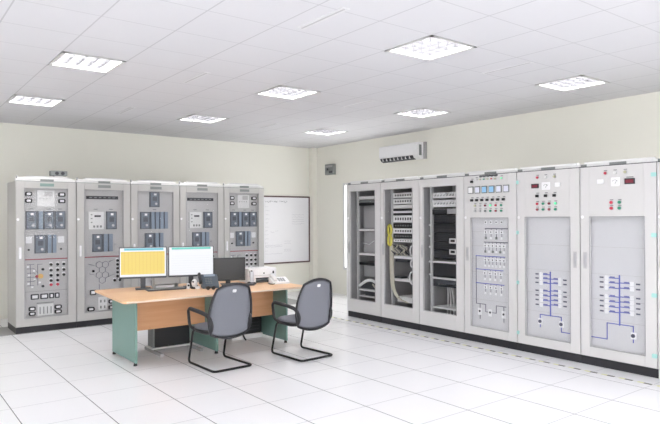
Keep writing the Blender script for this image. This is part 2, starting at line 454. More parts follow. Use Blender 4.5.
def grip(t, u0, z0, u1, z1, W, d):
    x0, x1 = u0*W, u1*W
    o = MB().rbox(x0, x1, d-.02, d, z0, z1, min((z1-z0)*.45, .02)).build('test_block', M['black'], t)
    MB().rbox(x0+(x1-x0)*.22, x1-(x1-x0)*.22, d-.026, d-.02, z0+.016, z1-.014, .006).build('block_label', M['white'], o)
def switch(t, u, z, W, d, m='black', top='white'):
    s = put(t, 'selector_switch', top, u-.028, z-.026, u+.028, z+.030, W, d, .006, r=.005)
    disc(t, 'knob', m, u, z-.006, .020, W, d-.006, .02, s)
def meterpanel(t, u0, z0, u1, z1, W, d):
    o = put(t, 'instrument', 'offw', u0, z0, u1, z1, W, d, .02, r=.008)
    w = u1-u0; h = z1-z0
    put(t, 'display', 'dark', u0+w*.38, z1-h*.3, u0+w*.8, z1-h*.2, W, d-.02, .003, o)
    for k in range(3): put(t, 'key', 'name', u0+w*(.14), z1-h*(.2+.22*k), u0+w*.24, z1-h*(.14+.22*k), W, d-.02, .004, o)
    for k in range(3): put(t, 'socket', 'name', u0+w*(.3+.22*k), z0+h*.1, u0+w*(.42+.22*k), z0+h*.22, W, d-.02, .004, o)
def lines(t, name, m, segs, W, d, w=.008, th=.004, dx=0):
    mb = MB()
    for a, z0, b, z1 in segs:
        if abs(a-b)*W < 1e-4: mb.box(a*W-w/2+dx, a*W+w/2+dx, d-th, d, min(z0,z1)-w/2, max(z0,z1)+w/2)
        elif abs(z0-z1) < 1e-4: mb.box(min(a,b)*W-w/2+dx, max(a,b)*W+w/2+dx, d-th, d, z0-w/2, z0+w/2)
        else: mb.tube([(a*W+dx, d-th/2, z0), (b*W+dx, d-th/2, z1)], w/2, 4)
    return mb.build(name, M[m], t)

def upper_strip(t, W, m='name'):
    o = put(t, 'door_nameplate', m, .39, 2.072, .62, 2.115, W, 0, .004)

def low_section(t, W, d, full=True):
    if full:
        for a, b in ((.245,.376),(.399,.529),(.545,.625),(.639,.718)):
            o = put(t, 'label_frame', 'dark', a, .462, b, .538, W, d, .014, r=.01)
            put(t, 'label_card', 'white', a+.022, .478, b-.022, .522, W, d-.014, .003, o)
        o = put(t, 'terminal_panel', 'offw', .353, .229, .614, .385, W, d, .015, r=.006)
        for k in range(4): put(t, 'terminal', 'name', .385+.06*k, .25, .40+.06*k, .35, W, d-.015, .006, o)
        grips = [(.209,.302,.323,.362),(.209,.236,.323,.292),(.632,.302,.756,.362),(.632,.236,.756,.292)]
        put(t, 'label_strip', 'name', .34, .40, .62, .412, W, d, .004)
    else:
        o = put(t, 'label_frame', 'dark', .25, .462, .36, .538, W, d, .014, r=.01)
        put(t, 'label_card', 'white', .27, .478, .34, .522, W, d-.014, .003, o)
        o = put(t, 'terminal_panel', 'offw', .40, .22, .56, .42, W, d, .015, r=.006)
        for k in range(2):
            for q in range(2): put(t, 'terminal', 'name', .43+.07*k, .25+.09*q, .455+.07*k, .29+.09*q, W, d-.015, .006, o)
        grips = [(.20,.222,.33,.282),(.585,.222,.71,.282),(.585,.312,.71,.372)]
    for g in grips: grip(t, *g, W, d)

def left_type_a(i, label, plate):
    W = WL; d = .045
    t = cabinet('L', i, W, label, (.144,.85,.212,2.04), .65, 'cab', 'cabin', rec=d)
    upper_strip(t, W, plate)
    for a, b in ((.157,.271),(.70,.822)):
        for z in (1.93, 1.835): grip(t, a, z, b, z+.062, W, d)
    o = put(t, 'instrument', 'offw', .346, 1.786, .635, 2.02, W, d, .02, r=.006)
    put(t, 'display', 'cabin', .47, 1.93, .60, 2.0, W, d-.02, .003, o)
    for k in range(4): put(t, 'key', 'name', .39+.055*k, 1.89, .405+.055*k, 1.905, W, d-.02, .004, o)
    relay_unit(t, .159, 1.459, .356, 1.719, W, d); slats(t, .356, 1.459, .447, 1.719, W, d, 1)
    relay_unit(t, .447, 1.459, .634, 1.719, W, d); relay_unit(t, .634, 1.459, .822, 1.719, W, d)
    for u in (.26,.54,.73): put(t, 'unit_label', 'name', u-.035, 1.745, u+.035, 1.757, W, d, .003)
    relay_unit(t, .30, 1.117, .50, 1.379, W, d); slats(t, .50, 1.117, .671, 1.379, W, d, 2)
    for a, b in ((.165,.264),(.69,.799)):
        put(t, 'white_indicator', 'white', a, 1.262, b, 1.355, W, d, .014, r=.008)
    for u in (.213,.745): disc(t, 'push_button', 'black', u, 1.17, .013, W, d, .02)
    put(t, 'divider_strip', 'redline', .03, 1.024, .97, 1.038, W, d, .006)
    # small mimic with orange lamp
    sg = []
    for z in (.96,.90,.84,.78,.72,.66): sg.append((.19, z, .30, z))
    sg += [(.24,.96,.24,.66),(.30,.90,.36,.84),(.30,.84,.36,.78),(.30,.72,.36,.78),(.36,.96,.36,.66),(.36,.96,.43,.96)]
    lines(t, 'mimic_line', 'dkline', sg, W, d, .006)
    for u, z in ((.20,.93),(.30,.87),(.22,.81),(.31,.75),(.33,.80),(.21,.69),(.39,.70),(.27,.64)):
        put(t, 'symbol_plate', 'white', u-.018, z-.012, u+.018, z+.012, W, d-.004, .004)
    disc(t, 'lamp', 'redline', .34, .79, .02, W, d-.004, .02)
    disc(t, 'lamp', 'orange', .405, .79, .034, W, d-.004, .012)
    for z in (.886,.645): disc(t, 'push_button', 'black', .442, z, .018, W, d, .02)
    for u, zs in ((.575,(.955,.875,.80,.725)),(.685,(.955,.875,.80,.725)),(.79,(.955,.875,.80))):
        for z in zs: switch(t, u, z, W, d)
    for u in (.575,.685): switch(t, u, .665, W, d, 'red')
    lines(t, 'panel_seam', 'name', [(.04,.575,.96,.575)], W, d, .004, .002)
    low_section(t, W, d)
    return t

def hexagons(t, W, d, u0, z0):
    sg = []
    R = .052
    for r_ in range(4):
        for c_ in range(2):
            cx = (u0*W + c_*R*1.75 + (r_ % 2)*R*.87); cz = z0 - r_*R*1.5
            if r_ % 2 and c_: continue
            P = [(cx+R*math.cos(PI/6+k*PI/3), cz+R*math.sin(PI/6+k*PI/3)) for k in range(6)]
            for k in range(6): sg.append((P[k][0]/W, P[k][1], P[(k+1)%6][0]/W, P[(k+1)%6][1]))
    sg += [(.22,.93,.33,.90),(.60,.95,.70,.98),(.24,.78,.34,.76),(.58,.72,.70,.76),(.42,.62,.42,.54)]
    lines(t, 'mimic_line', 'dkline', sg, W, d, .006)

def left_type_b(i, label):
    W = WL; d = .045
    t = cabinet('L', i, W, label, (.147,.855,.212,2.035), .65, 'cab', 'cabin', rec=d)
    upper_strip(t, W)
    o = put(t, 'slotted_rail', 'dark', .188, 1.902, .772, 1.95, W, d, .014)
    for k in range(6): put(t, 'rail_slot', 'name', .24+.085*k, 1.918, .29+.085*k, 1.934, W, d-.014, .003, o)
    meterpanel(t, .225, 1.448, .50, 1.713, W, d); relay_unit(t, .54, 1.446, .745, 1.718, W, d)
    for u in (.36,.64): put(t, 'unit_label', 'name', u-.035, 1.745, u+.035, 1.757, W, d, .003)
    relay_unit(t, .285, 1.108, .48, 1.376, W, d); slats(t, .48, 1.108, .673, 1.376, W, d, 2)
    disc(t, 'push_button', 'silver', .73, 1.215, .014, W, d, .02)
    put(t, 'divider_strip', 'redline', .03, 1.024, .97, 1.038, W, d, .006)
    hexagons(t, W, d, .42, .91)
    disc(t, 'push_button', 'black', .31, .82, .018, W, d, .02)
    for k, z in enumerate((.97,.91,.85,.79,.73)): switch(t, .755, z, W, d)
    switch(t, .70, .67, W, d); switch(t, .80, .67, W, d)
    low_section(t, W, d, False)
    return t

left_type_a(0, 'grey relay cabinet at the left end of the left row', 'namet')
left_type_b(1, 'grey relay cabinet second from the left end, behind the left tip of the desk')
W = WL; d = .045
t = cabinet('L', 2, W, 'grey relay cabinet in the middle of the left row, behind the yellow table screen', (.147,.86,.212,2.035), .65, 'cab', 'cabin', rec=d)
upper_strip(t, W)
relay_unit(t, .383, 1.79, .59, 2.03, W, d)
relay_unit(t, .194, 1.443, .40, 1.713, W, d); slats(t, .40, 1.443, .768, 1.713, W, d, 4)
relay_unit(t, .285, 1.108, .48, 1.376, W, d); slats(t, .48, 1.108, .673, 1.376, W, d, 2)
put(t, 'divider_strip', 'redline', .03, 1.024, .97, 1.038, W, d, .006)
put(t, 'unit_label', 'name', .46, 1.745, .53, 1.757, W, d, .003)
hexagons(t, W, d, .42, .91); low_section(t, W, d, False)
left_type_b(3, 'grey relay cabinet second from the right end of the left row, behind the white screen')
left_type_a(4, 'grey relay cabinet at the right end of the left row, beside the whiteboard', 'name')

# --- right row
def rk(px0, py0, px1, py1, dd, i):
    """rectangle of a rack item, from the two measured side edges"""
    ym = (py0+py1)/2
    a, _ = meas(px0, ym, dd); b, _ = meas(px1, ym, dd); m_ = (px0+px1)/2
    _, z1 = meas(m_, py0, dd); _, z0 = meas(m_, py1, dd)
    return max(a-i*WR, .03), z0, min(b-i*WR, WR-.03), z1
DD = .14
def rput(t, name, m, px0, py0, px1, py1, i, dd=DD, depth=.35, th=None, r=0):
    a, z0, b, z1 = rk(px0, py0, px1, py1, dd, i)
    mb = MB()
    if r: mb.rbox(a, b, dd, dd+depth, z0, z1, r)
    else: mb.box(a, b, dd, dd+depth, z0, z1)
    return mb.build(name, M[m], t)

def rack_base(i, label):
    t = cabinet('R', i, WR, label, (.10,.832,.303,2.026), .8, 'cabw', None, rec=.4)
    B(.022, WR-.022, .76, .775, .12, HT-.03).build('back_panel', M['rackin'], t)
    l = MB().box(.021, .03, .03, .76, .12, HT-.03); l.box(WR-.03, WR-.021, .03, .76, .12, HT-.03)
    l.build('side_lining', M['rackin'], t)
    for u in (.115, .66):
        p = MB().box(u-.018, u+.018, DD-.02, DD+.02, .11, HT-.02)
        p.box(u-.018, u+.018, .6, .64, .11, HT-.02)
        p.build('rack_post', M['steel'], t)
    return t

# cabinet 1: mostly empty rack with shelves and a white cable bundle
t = rack_base(0, 'glass-door rack with grey shelves and white cable arc, farthest in the right row')
B(-.034, -.002, .01, .8, 0, HT).build('side_panel', M['white'], t)
X0, X1 = .135, .64
def zz(py, i, dd=DD): return meas(363 if i == 0 else 398 if i == 1 else 440, py, dd)[1]
for py0, py1, m in ((196.5,199.5,'offw'),(200.5,202.3,'name'),(229,231,'offw'),(253,255,'offw'),(262.3,265,'black'),(289,290.5,'offw')):
    B(X0, X1, DD, DD+.3, zz(py1,0), zz(py0,0)).build('shelf', M[m], t)
B(X0, X1, DD, DD+.04, zz(205.6,0), zz(203,0)).build('cable_bar', M['black'], t)
for py0, py1 in ((206,228.5),(231.5,252.5),(265.5,277)):
    B(X0, X1, DD+.10, DD+.11, zz(py1,0), zz(py0,0)).build('blank_panel', M['rackin'], t)
B(X0, X1, DD+.03, DD+.3, zz(288.5,0), zz(281,0)).build('rack_unit', M['dark'], t)
B(X0+.1, X1-.05, DD+.04, DD+.3, zz(297.5,0), zz(291,0)).build('rack_unit', M['dark'], t)
arc = [(X0+.02+.46*k/12, DD-.01, zz(286,0)+.11*math.sin(PI*k/12*.85)) for k in range(13)]
MB().tube(arc, .025, 8).build('cable_bundle', M['white'], t)
MB().tube([(X0+.1, DD, zz(243,0)), (X0+.25, DD, zz(244,0)), (X0+.38, DD, zz(240,0))], .006, 6).build('cable', M['white'], t)
MB().tube([(X1-.18, DD, .55), (X1-.08, DD-.01, .48), (X1-.05, DD, .38), (X1-.15, DD, .33)], .012, 6).build('cable', M['beige'], t)
B(X0, X1, DD, DD+.3, .33, .35).build('shelf', M['offw'], t)

# cabinet 2: patch panels, switches, yellow fibre coils, beige cables
t = rack_base(1, 'light grey glass-door network rack with two yellow fibre coils, second from the far end')
rows = [(193,198,'offw',1),(199,204,'offw',1),(205,208.5,'offw',0),(209,210.8,'black',0),(211.2,213,'white',0),(213.4,215.2,'black',0),(215.6,222.5,'white',1),
        (223.5,227.8,'black',1),(228.5,233.5,'white',1),(234,238.2,'black',1),(239,242,'white',1)]
for py0, py1, m, ports in rows:
    z1, z0 = zz(py0,1), zz(py1,1)
    u = B(X0-.01, X1+.01, DD, DD+.28, z0, z1).build('rack_unit' if m != 'offw' else 'patch_panel', M[m], t)
    if ports:
        q = MB()
        for k in range(9): q.box(X0+.04+k*.052, X0+.065+k*.052, DD-.004, DD, z0+(z1-z0)*.35, z0+(z1-z0)*.7)
        q.build('port_row', M['dark' if m != 'black' else 'name'], u)
for py, m in ((257,'white'),(279.5,'offw')):
    B(X0-.01, X1+.01, DD, DD+.35, zz(py+1.5,1), zz(py-1.2,1)).build('shelf', M[m], t)
for cyp in (230, 240.5):
    z = zz(cyp,1); P = [(.105+.035*math.cos(a), DD-.05, z+.075*math.sin(a)) for a in [2*PI*k/20 for k in range(20)]]
    o = MB().tube(P, .02, 8, closed=True).build('fibre_coil', M['yel'], t); o['label'] = 'yellow fibre coil'
for k in range(7):
    rr = random.Random(k)
    z0 = zz(244,1); P = []
    for q in range(9):
        P.append((.16+.05*k+.05*math.sin(q*1.1+k), DD-.03-.02*math.cos(q+k), z0-.02*q-.01*rr.random()))
    MB().tube(smooth_path(P, .03, 3), .008, 6).build('cable', M['beige' if k % 3 else 'dark'], t)
trunk = [(.10, DD-.04, 1.33), (.105, DD-.04, 1.1), (.115, DD-.05, .8), (.14, DD-.05, .55), (.25, DD-.05, .40), (.42, DD-.04, .36)]
for k in range(3):
    MB().tube(smooth_path([(x+.018*k, y+.012*k, z-.01*k) for x, y, z in trunk], .12, 6), .011, 6).build('cable', M['beige'], t)
for cz, cr_ in ((1.12,.07),(.72,.09),(.93,.05)):
    P = [(.56+.6*cr_*math.cos(a), DD-.03, cz+cr_*math.sin(a)) for a in [PI*.5+PI*1.2*k/14 for k in range(15)]]
    MB().tube(P, .012, 6).build('cable', M['white'], t)
B(X0-.01, X1+.01, DD+.05, DD+.35, zz(262,1), zz(258.8,1)).build('rack_unit', M['dark'], t)
B(X0+.08, X1-.05, DD-.0, DD+.3, .34, .42).build('rack_unit', M['offw'], t)
B(X0+.05, X0+.2, DD-.03, DD+.1, zz(278,1), zz(276.3,1)).build('rack_unit', M['dark'], t)

# cabinet 3: servers
t = rack_base(2, 'light grey glass-door rack full of black servers, third from the far end')
for py0, py1 in ((192.5,198),(200,207)):
    z1, z0 = zz(py0,2), zz(py1,2)
    u = B(X0-.01, X1+.01, DD, DD+.25, z0, z1).build('patch_panel', M['offw'], t)
    q = MB()
    for k in range(9): q.cyl((X0+.04+k*.055, DD, (z0+z1)/2), (X0+.04+k*.055, DD-.006, (z0+z1)/2), .014, 8)
    q.build('port_row', M['name'], u)
    q = MB()
    for k in range(9): q.tube([(X0+.04+k*.055, DD-.008, (z0+z1)/2), (X0+.055+k*.055, DD-.03, (z0+z1)/2+.02), (X0+.06+k*.055, DD-.01, z1)], .006, 6)
    q.build('patch_cords', M['white'], u)
B(X0-.01, X1+.01, DD, DD+.25, zz(214,2), zz(208.5,2)).build('blank_panel', M['silver'], t)
B(X0-.01, X0+.26, DD-.012, DD+.25, zz(214.5,2), zz(209.2,2)).build('rack_unit', M['black'], t)
B(X0-.01, X1+.01, DD, DD+.3, zz(209,2), zz(208.2,2)).build('rack_unit', M['black'], t)
ys_ = [215.2, 224, 233, 242, 250, 258.5]
for a, b in zip(ys_[:-1], ys_[1:]):
    z1, z0 = zz(a,2), zz(b,2)-.0
    u = B(X0+.02, X1+.01, DD, DD+.45, z0+.006, z1).build('server', M['black'], t)
    q = MB()
    for k in range(3): q.box(X0+.04, X1-.01, DD-.003, DD, z0+.02+k*(z1-z0)/4, z0+.024+k*(z1-z0)/4)
    q.build('bezel_line', M['dark'], u)
for py in (240.5, 251.3):
    z = zz(py,2); q = MB(); frame4(q, .44, .56, DD-.01, DD-.002, z-.035, z+.035, .46, .54, z-.015, z+.018)
    q.build('module_bezel', M['offw'], t)
for py, h in ((262,.012),(278.3,.010)):
    B(X0-.01, X1+.01, DD-.01, DD+.3, zz(py,2)-h, zz(py,2)+h).build('shelf', M['offw'], t)
B(X0, X1, DD, DD+.4, zz(277,2), zz(263.5,2)).build('server', M['black'], t)
B(X0, X1, DD, DD+.4, zz(286.5,2), zz(279.5,2)).build('server', M['dark'], t)
for py in (225,236,247,262,275):
    z = zz(py,2); MB().cyl((.105, DD-.03, z), (.105, DD-.045, z), .014, 8).build('thumb_screw', M['white'], t)
for k in range(3):
    MB().tube(smooth_path([(.26+.04*k, .3, .85), (.28+.03*k, .28, .65), (.27+.05*k, .3, .45), (.25+.06*k, .3, .2)], .1, 5), .009, 6).build('cable', M['white'], t)
B(X0, X1, DD, DD+.35, .33, .35).build('shelf', M['offw'], t)
B(X0+.1, X1, DD, DD+.02, .66, .675).build('cross_bar', M['steel'], t)

# cabinets 4-6: meters above, blue mimic diagram behind glass
def small_lamp(t, u, z, m, W, r=.014):
    o = disc(t, 'indicator_light', 'silver', u, z, r*1.25, W, 0, .008)
    disc(t, 'lens', m, u, z, r, W, -.008, .012, o)
    put(t, 'lamp_label', 'name', u-.022, z+.024, u+.022, z+.032, W, 0, .002)
def knob6(t, u, z, W):
    put(t, 'knob_label', 'name', u-.02, z+.026, u+.024, z+.036, W, 0, .002)
    o = disc(t, 'selector_switch', 'silver', u, z, .02, W, 0, .008)
    MB().box(u*W-.016, u*W+.016, -.028, -.008, z-.018, z+.012).build('knob', M['black'], o)
def seams(t, W, d, zs):
    lines(t, 'panel_seam', 'cabin', [(.04,z,.96,z) for z in zs], W, d, .004, .0015)

def cab4():
    W = WR; d = .045; dx = -.03
    t = cabinet('R', 3, W, 'light grey control cabinet with six square meters in a row, beside the server rack', (.137,.845,.205,1.592), .8, 'cabw', 'mimic', rec=d)
    put(t, 'door_nameplate', 'dark', .316, 2.118, .662, 2.135, W, 0, .003)
    for k in range(6): small_lamp(t, .265+.072*k, 2.085, ['offw','yled','green','yled','red','yled'][k], W, .009)
    knob6(t, .175, 2.065, W)
    small_lamp(t, .74, 2.085, 'glit', W, .009)
    for k in range(6):
        u0 = .094+.135*k
        o = put(t, 'square_meter', 'name', u0, 1.908, u0+.104, 2.0, W, 0, .012, r=.005)
        put(t, 'meter_face', ['white','meterl','meterb','meterb','meterl','meterl'][k], u0+.012, 1.918, u0+.092, 1.988, W, -.012, .003, o)
    for k in range(7): knob6(t, .174+.1003*k, 1.825, W)
    for r_, z in enumerate((1.752, 1.683)):
        for k in range(6):
            small_lamp(t, .232+.1*k, z, [['yled','silver','redd','glit','red','green'],['silver','silver','name','green','redline','green']][r_][k], W, .013)
    seams(t, W, d, (1.42, 1.24, 1.07, .9, .55))
    bars = [(.42,1.46,.84,'dkline',4,(.43,.10)),(.40,1.287,.84,'dkline',6,(.42,.07)),(.237,1.108,.78,'blue',6,(.42,.07)),(.237,.938,.75,'blue',4,(.41,.10)),(.237,.76,.765,'blue',4,(.42,.10))]
    def sym(u, z, w=.018):
        o = MB().box(u*W-w*W+dx, u*W+w*W+dx, d-.006, d, z-.024, z+.018).build('breaker_symbol', M['white'], t)
        MB().box(u*W-.006+dx, u*W+.006+dx, d-.010, d-.006, z-.014, z+.004).build('symbol_mark', M['dark'], o)
    for a, z, b, m, n, (s, p) in bars:
        lines(t, 'mimic_line', m, [(a,z,b,z)], W, d, .010, .005, dx)
        for k in range(n): sym(s+p*k, z-.04, .028)
        lines(t, 'mimic_line', 'dkline', [(s+p*k, z, s+p*k, z-.12) for k in range(n)], W, d, .005, .003, dx)
        for k in range(n):
            u = s+p*k
            MB().box(u*W-.014+dx, u*W+.014+dx, d-.007, d, z-.135, z-.105).build('label_plate', M['white' if m == 'blue' or k % 2 else 'name'], t)
    for k in range(4): sym(.43+.10*k, 1.545, .022)
    lines(t, 'mimic_line', 'dkline', [(.237,1.108,.237,.494),(.237,.494,.42,.494),(.42,.494,.42,.40),(.42,.40,.47,.40),(.55,.40,.62,.40),(.62,.40,.62,.494),(.62,.494,.80,.494),(.31,.494,.31,.30),(.76,.494,.76,.30)], W, d, .007, .004, dx)
    for u in (.31,.51,.76):
        o = MB().box((u-.035)*W+dx, (u+.035)*W+dx, d-.008, d, .35, .44).build('transformer_symbol', M['white'], t)
        MB().cyl((u*W+dx, d-.008, .40), (u*W+dx, d-.012, .40), .014, 12).build('symbol_mark', M['dark'], o)
    return t
cab4()

def busbar(t, W, d, dx, uc, ul, ur, rowsL, rowsR, ztop, zbot):
    lines(t, 'bus_line', 'blue', [(uc, ztop, uc, zbot)], W, d, .013, .006, dx)
    for side, zs, ue in ((-1, rowsL, ul), (1, rowsR, ur)):
        for z in zs:
            lines(t, 'feeder_line', 'blue', [(uc, z, ue, z)], W, d, .010, .005, dx)
            um = (uc*.35+ue*.65)
            o = MB().box((um-.03)*W+dx, (um+.03)*W+dx, d-.009, d, z-.004, z+.016).build('breaker_symbol', M['blue2'], t)
            MB().box((ue+side*.022-.026)*W+dx, (ue+side*.022+.026)*W+dx, d-.009, d, z-.023, z+.023).build('label_plate', M['white'], t)
            MB().box((ue+side*.095-.026)*W+dx, (ue+side*.095+.026)*W+dx, d-.003, d, z-.008, z+.008).build('feeder_name', M['dkline'], t)
def tx(t, W, d, dx, u, z):
    o = MB().box((u-.03)*W+dx, (u+.04)*W+dx, d-.006, d, z-.035, z+.035).build('transformer_symbol', M['white'], t)
    MB().cyl((u*W+dx, d-.006, z), (u*W+dx, d-.014, z), .02, 14).build('symbol_mark', M['dkline'], o)

def meter_face(t, u0, z0, u1, z1, W):
    o = put(t, 'square_meter', 'white', u0, z0, u1, z1, W, 0, .014, r=.008)
    q = MB(); uc, zc = (u0+u1)/2*W, (z0+z1)/2-.01
    P = [(uc+.03*math.cos(a), -.015, zc+.03*math.sin(a)) for a in [PI*.15+PI*.7*k/10 for k in range(11)]]
    q.tube(P, .002, 4); q.tube([(uc, -.015, zc-.01), (uc+.018, -.015, zc+.025)], .002, 4)
    q.build('dial', M['name'], o)

def cab5():
    W = WR; d = .045; dx = -.028
    t = cabinet('R', 4, W, 'light grey control cabinet with a blue two-branch busbar diagram and three black knobs', (.145,.85,.205,1.598), .8, 'cabw', 'mimic', hside=1, rec=d, hinge=.02)
    for u, m in ((.356,'red'),(.488,'offw'),(.625,'yled')): small_lamp(t, u, 2.062, m, W)
    o = put(t, 'digital_meter', 'dark', .258, 1.939, .372, 1.99, W, 0, .012); put(t, 'display', 'redd', .27, 1.949, .36, 1.978, W, -.012, .003, o)
    meter_face(t, .429, 1.915, .556, 2.003, W)
    put(t, 'counter', 'white', .635, 1.945, .71, 1.992, W, 0, .012, r=.006)
    for u in (.355,.492,.628): knob6(t, u, 1.85, W)
    for r_, z in enumerate((1.757, 1.69)):
        for k, u in enumerate((.353,.447,.543,.64)):
            small_lamp(t, u, z, [['red','green','redd','glit'],['redline','green','redline','green']][r_][k], W, .014)
    seams(t, W, d, (1.28, .99, .72, .5))
    busbar(t, W, d, dx, .55, .43, .68, (.935,.887,.835,.743,.688,.634,.578), (.888,.84,.752,.70,.645,.592), .966, .465)
    lines(t, 'mimic_line', 'blue', [(.385,.465,.717,.465),(.385,.465,.385,.32),(.717,.465,.717,.297),(.717,.297,.842,.297)], W, d, .009, .005, dx)
    tx(t, W, d, dx, .385, .385); tx(t, W, d, dx, .717, .385)
def cab6():
    W = WR; d = .045; dx = -.022
    t = cabinet('R', 5, W, 'light grey control cabinet nearest the camera, with four buttons above a blue busbar diagram', (.139,.848,.208,1.599), .8, 'cabw', 'mimic', rec=d, hinge=.97)
    for u, m in ((.36,'red'),(.487,'offw'),(.618,'yled')): small_lamp(t, u, 2.062, m, W)
    put(t, 'counter', 'white', .25, 1.953, .33, 2.0, W, 0, .012, r=.006)
    meter_face(t, .437, 1.92, .545, 2.013, W)
    o = put(t, 'digital_meter', 'dark', .612, 1.936, .738, 1.995, W, 0, .012); put(t, 'display', 'redd', .625, 1.948, .725, 1.983, W, -.012, .003, o)
    put(t, 'meter_label', 'name', .63, 2.003, .72, 2.013, W, 0, .002)
    for u, m1, m2 in ((.438,'red','red'),(.544,'green','green')):
        small_lamp(t, u, 1.752, m1, W, .016); small_lamp(t, u, 1.692, m2, W, .016)
    seams(t, W, d, (1.28, .99, .72, .5))
    busbar(t, W, d, dx, .534, .39, .675, (.955,.905,.85,.76,.705,.65,.597), (.91,.857,.765,.712,.66,.605), .985, .47)
    lines(t, 'mimic_line', 'blue', [(.367,.475,.707,.475),(.367,.475,.367,.303),(.367,.303,.12,.303),(.707,.475,.707,.31)], W, d, .009, .005, dx)
    tx(t, W, d, dx, .707, .378)
cab5(); cab6()
t = cabinet('R', 6, WR, 'white cabinet edge at the right border of the photo, beyond the last diagram cabinet', (.2,.85,.205,1.598), .8, 'cabw', 'mimic', rec=.045, sill='offw')

# ------------------------------------------------------------------ wall things
# whiteboard
t = thing('whiteboard', 'large framed whiteboard with faint handwriting on the back wall', 'whiteboard', (1.1, YB, .63))
B(-.87, .87, -.02, -.004, .03, 1.43).build('board_face', M['board'], t)
f = MB(); frame4(f, -.9, .9, -.03, 0, 0, 1.455, -.87, .87, .03, 1.425); f.build('frame', M['bframe'], t, bevel=.003)
q = MB(); rr = random.Random(3)
def scrib(q, x, z, w, h, n):
    P = []
    for k in range(n): P.append((x + w*k/(n-1), -.022, z + h*(rr.random()-.5)))
    q.tube(P, .004, 4)
for a, b in ((-.30,-.12),(-.09,-.0),(.05,.25)): scrib(q, a+.05, 1.33, b-a, .045, 14)
q.build('handwriting', M['ink'], t)
q = MB()
for k in range(12): scrib(q, -.28+rr.random()*.05, 1.22-.085*k, .06+.05*rr.random(), .02, 6)
for k in range(5): scrib(q, .42, 1.05-.05*k, .32, .015, 14)
scrib(q, -.12, .68, .1, .02, 6); scrib(q, .0, .70, .07, .02, 5)
for z in (.40,.37,.22): scrib(q, -.25, z, .42, .015, 18)
for z in (.48,.43,.30,.27): scrib(q, .22, z, .18, .015, 9)
q.build('handwriting', M['inkl'], t)

# wall box
t = thing('wall_box', 'small grey square box on the right wall near the corner', 'wall box', (XW, 6.93, 2.535))
MB().box(-.07, 0, -.15, .15, 0, .23).build('housing', M['name'], t, bevel=.008)
B(-.075, -.07, -.12, .0, .03, .08).build('lower_slot', M['dark'], t)
MB().cyl((-.07, .05, .12), (-.078, .05, .12), .025, 14).build('button', M['dark'], t)
B(-.074, -.07, -.12, .12, .16, .20).build('display', M['rackin'], t)

# air conditioner: rounded front profile extruded along y
t = thing('air_conditioner', 'white split air conditioner on the right wall above the racks', 'air conditioner', (XW, 4.69, 2.655))
yh = .50
prof = [(0,0),(-.10,0),(-.155,.025),(-.185,.07),(-.20,.14),(-.20,.25),(-.185,.285),(-.15,.30),(0,.30)]
b = MB(); b._add([(x, -yh, z) for x, z in prof]+[(x, yh, z) for x, z in prof], [tuple(range(len(prof))), tuple(range(2*len(prof)-1, len(prof)-1, -1))]+[(i, len(prof)+i, len(prof)+(i+1)%len(prof), (i+1)%len(prof)) for i in range(len(prof))])
b.build('casing', M['white'], t, bevel=.01)
v = MB(); pr = [(-.10,-.002),(-.160,.022),(-.187,.066),(-.19,.062),(-.166,.018),(-.105,-.007)]
v._add([(x, -yh+.12, z) for x, z in pr]+[(x, yh-.02, z) for x, z in pr], [tuple(range(6)), tuple(range(11, 5, -1))]+[(i, 6+i, 6+(i+1)%6, (i+1)%6) for i in range(6)])
o = v.build('air_outlet', M['dark'], t)
q = MB()
for k in range(8): q.box(-.192, -.14, -yh+.2+k*.10, -yh+.212+k*.10, .012, .064)
q.build('louvre_fins', M['offw'], o)
q = MB().box(-.206, -.2, -yh+.1, yh-.01, .085, .28); q.build('front_panel', M['white'], t, bevel=.003)
B(-.15, -.09, -yh-.004, -yh, .06, .25).build('end_vent', M['name'], t)
B(-.04, -.0, -yh-.05, -yh, .0, .30).build('side_bracket', M['rackin'], t)
MB().tube([(-.05, yh, .17), (-.05, yh+.03, .17), (-.05, yh+.03, .22)], .015, 6).build('pipe', M['name'], t)

# grey device on top of the first left cabinet
t = thing('emergency_lamp', 'small grey twin-eyed box sitting on top of the leftmost relay cabinet', 'box', (XL0+.58, YL+.10, HT+.079))
B(-.06, .06, -.03, .03, 0, .012).build('stand', M['offw'], t)
B(-.115, .115, -.05, .05, .012, .085).build('housing', M['name'], t, bevel=.008)
for x in (-.03, .05):
    MB().cyl((x, -.05, .048), (x, -.056, .048), .026, 12).build('lens', M['dark'], t)

# ------------------------------------------------------------------ desk
TZ = .74
dk = thing('office_desk', 'long beech-topped desk with three green end panels', 'desk', (-2.49, 3.6, 0))
dx0, dx1, dy0, dy1 = -1.175, 1.16, -.65, .65
tb = MB().prism_z([(dx0+.03,dy0),(dx1-.02,dy0),(dx1,dy0+.02),(dx1,dy1),(dx0+.11,dy1),(dx0+.07,dy1-.03),(dx0,dy0+.04)], TZ-.024, TZ)
tt = tb.build('tabletop', M['wood'], dk, bevel=.003)
e = MB().box(dx0+.03, dx1-.02, dy0-.0015, dy0, TZ-.022, TZ-.003)
e.build('edge_band', M['edge'], tt)
for x in (-.965, .005, .985):
    p = B(x-.0125, x+.0125, -.42, .36, .03, TZ-.024).build('end_panel', M['green_p'], dk, bevel=.002)
    for y in (-.39, .33):
        MB().cyl((x, y, 0), (x, y, .03), .022, 14, .016).build('foot', M['black'], p)
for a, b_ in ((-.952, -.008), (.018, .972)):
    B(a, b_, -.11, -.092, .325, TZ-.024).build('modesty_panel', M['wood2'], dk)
B(-.945, -.92, -.36, -.34, TZ-.05, TZ-.024).build('bracket', M['white'], dk)

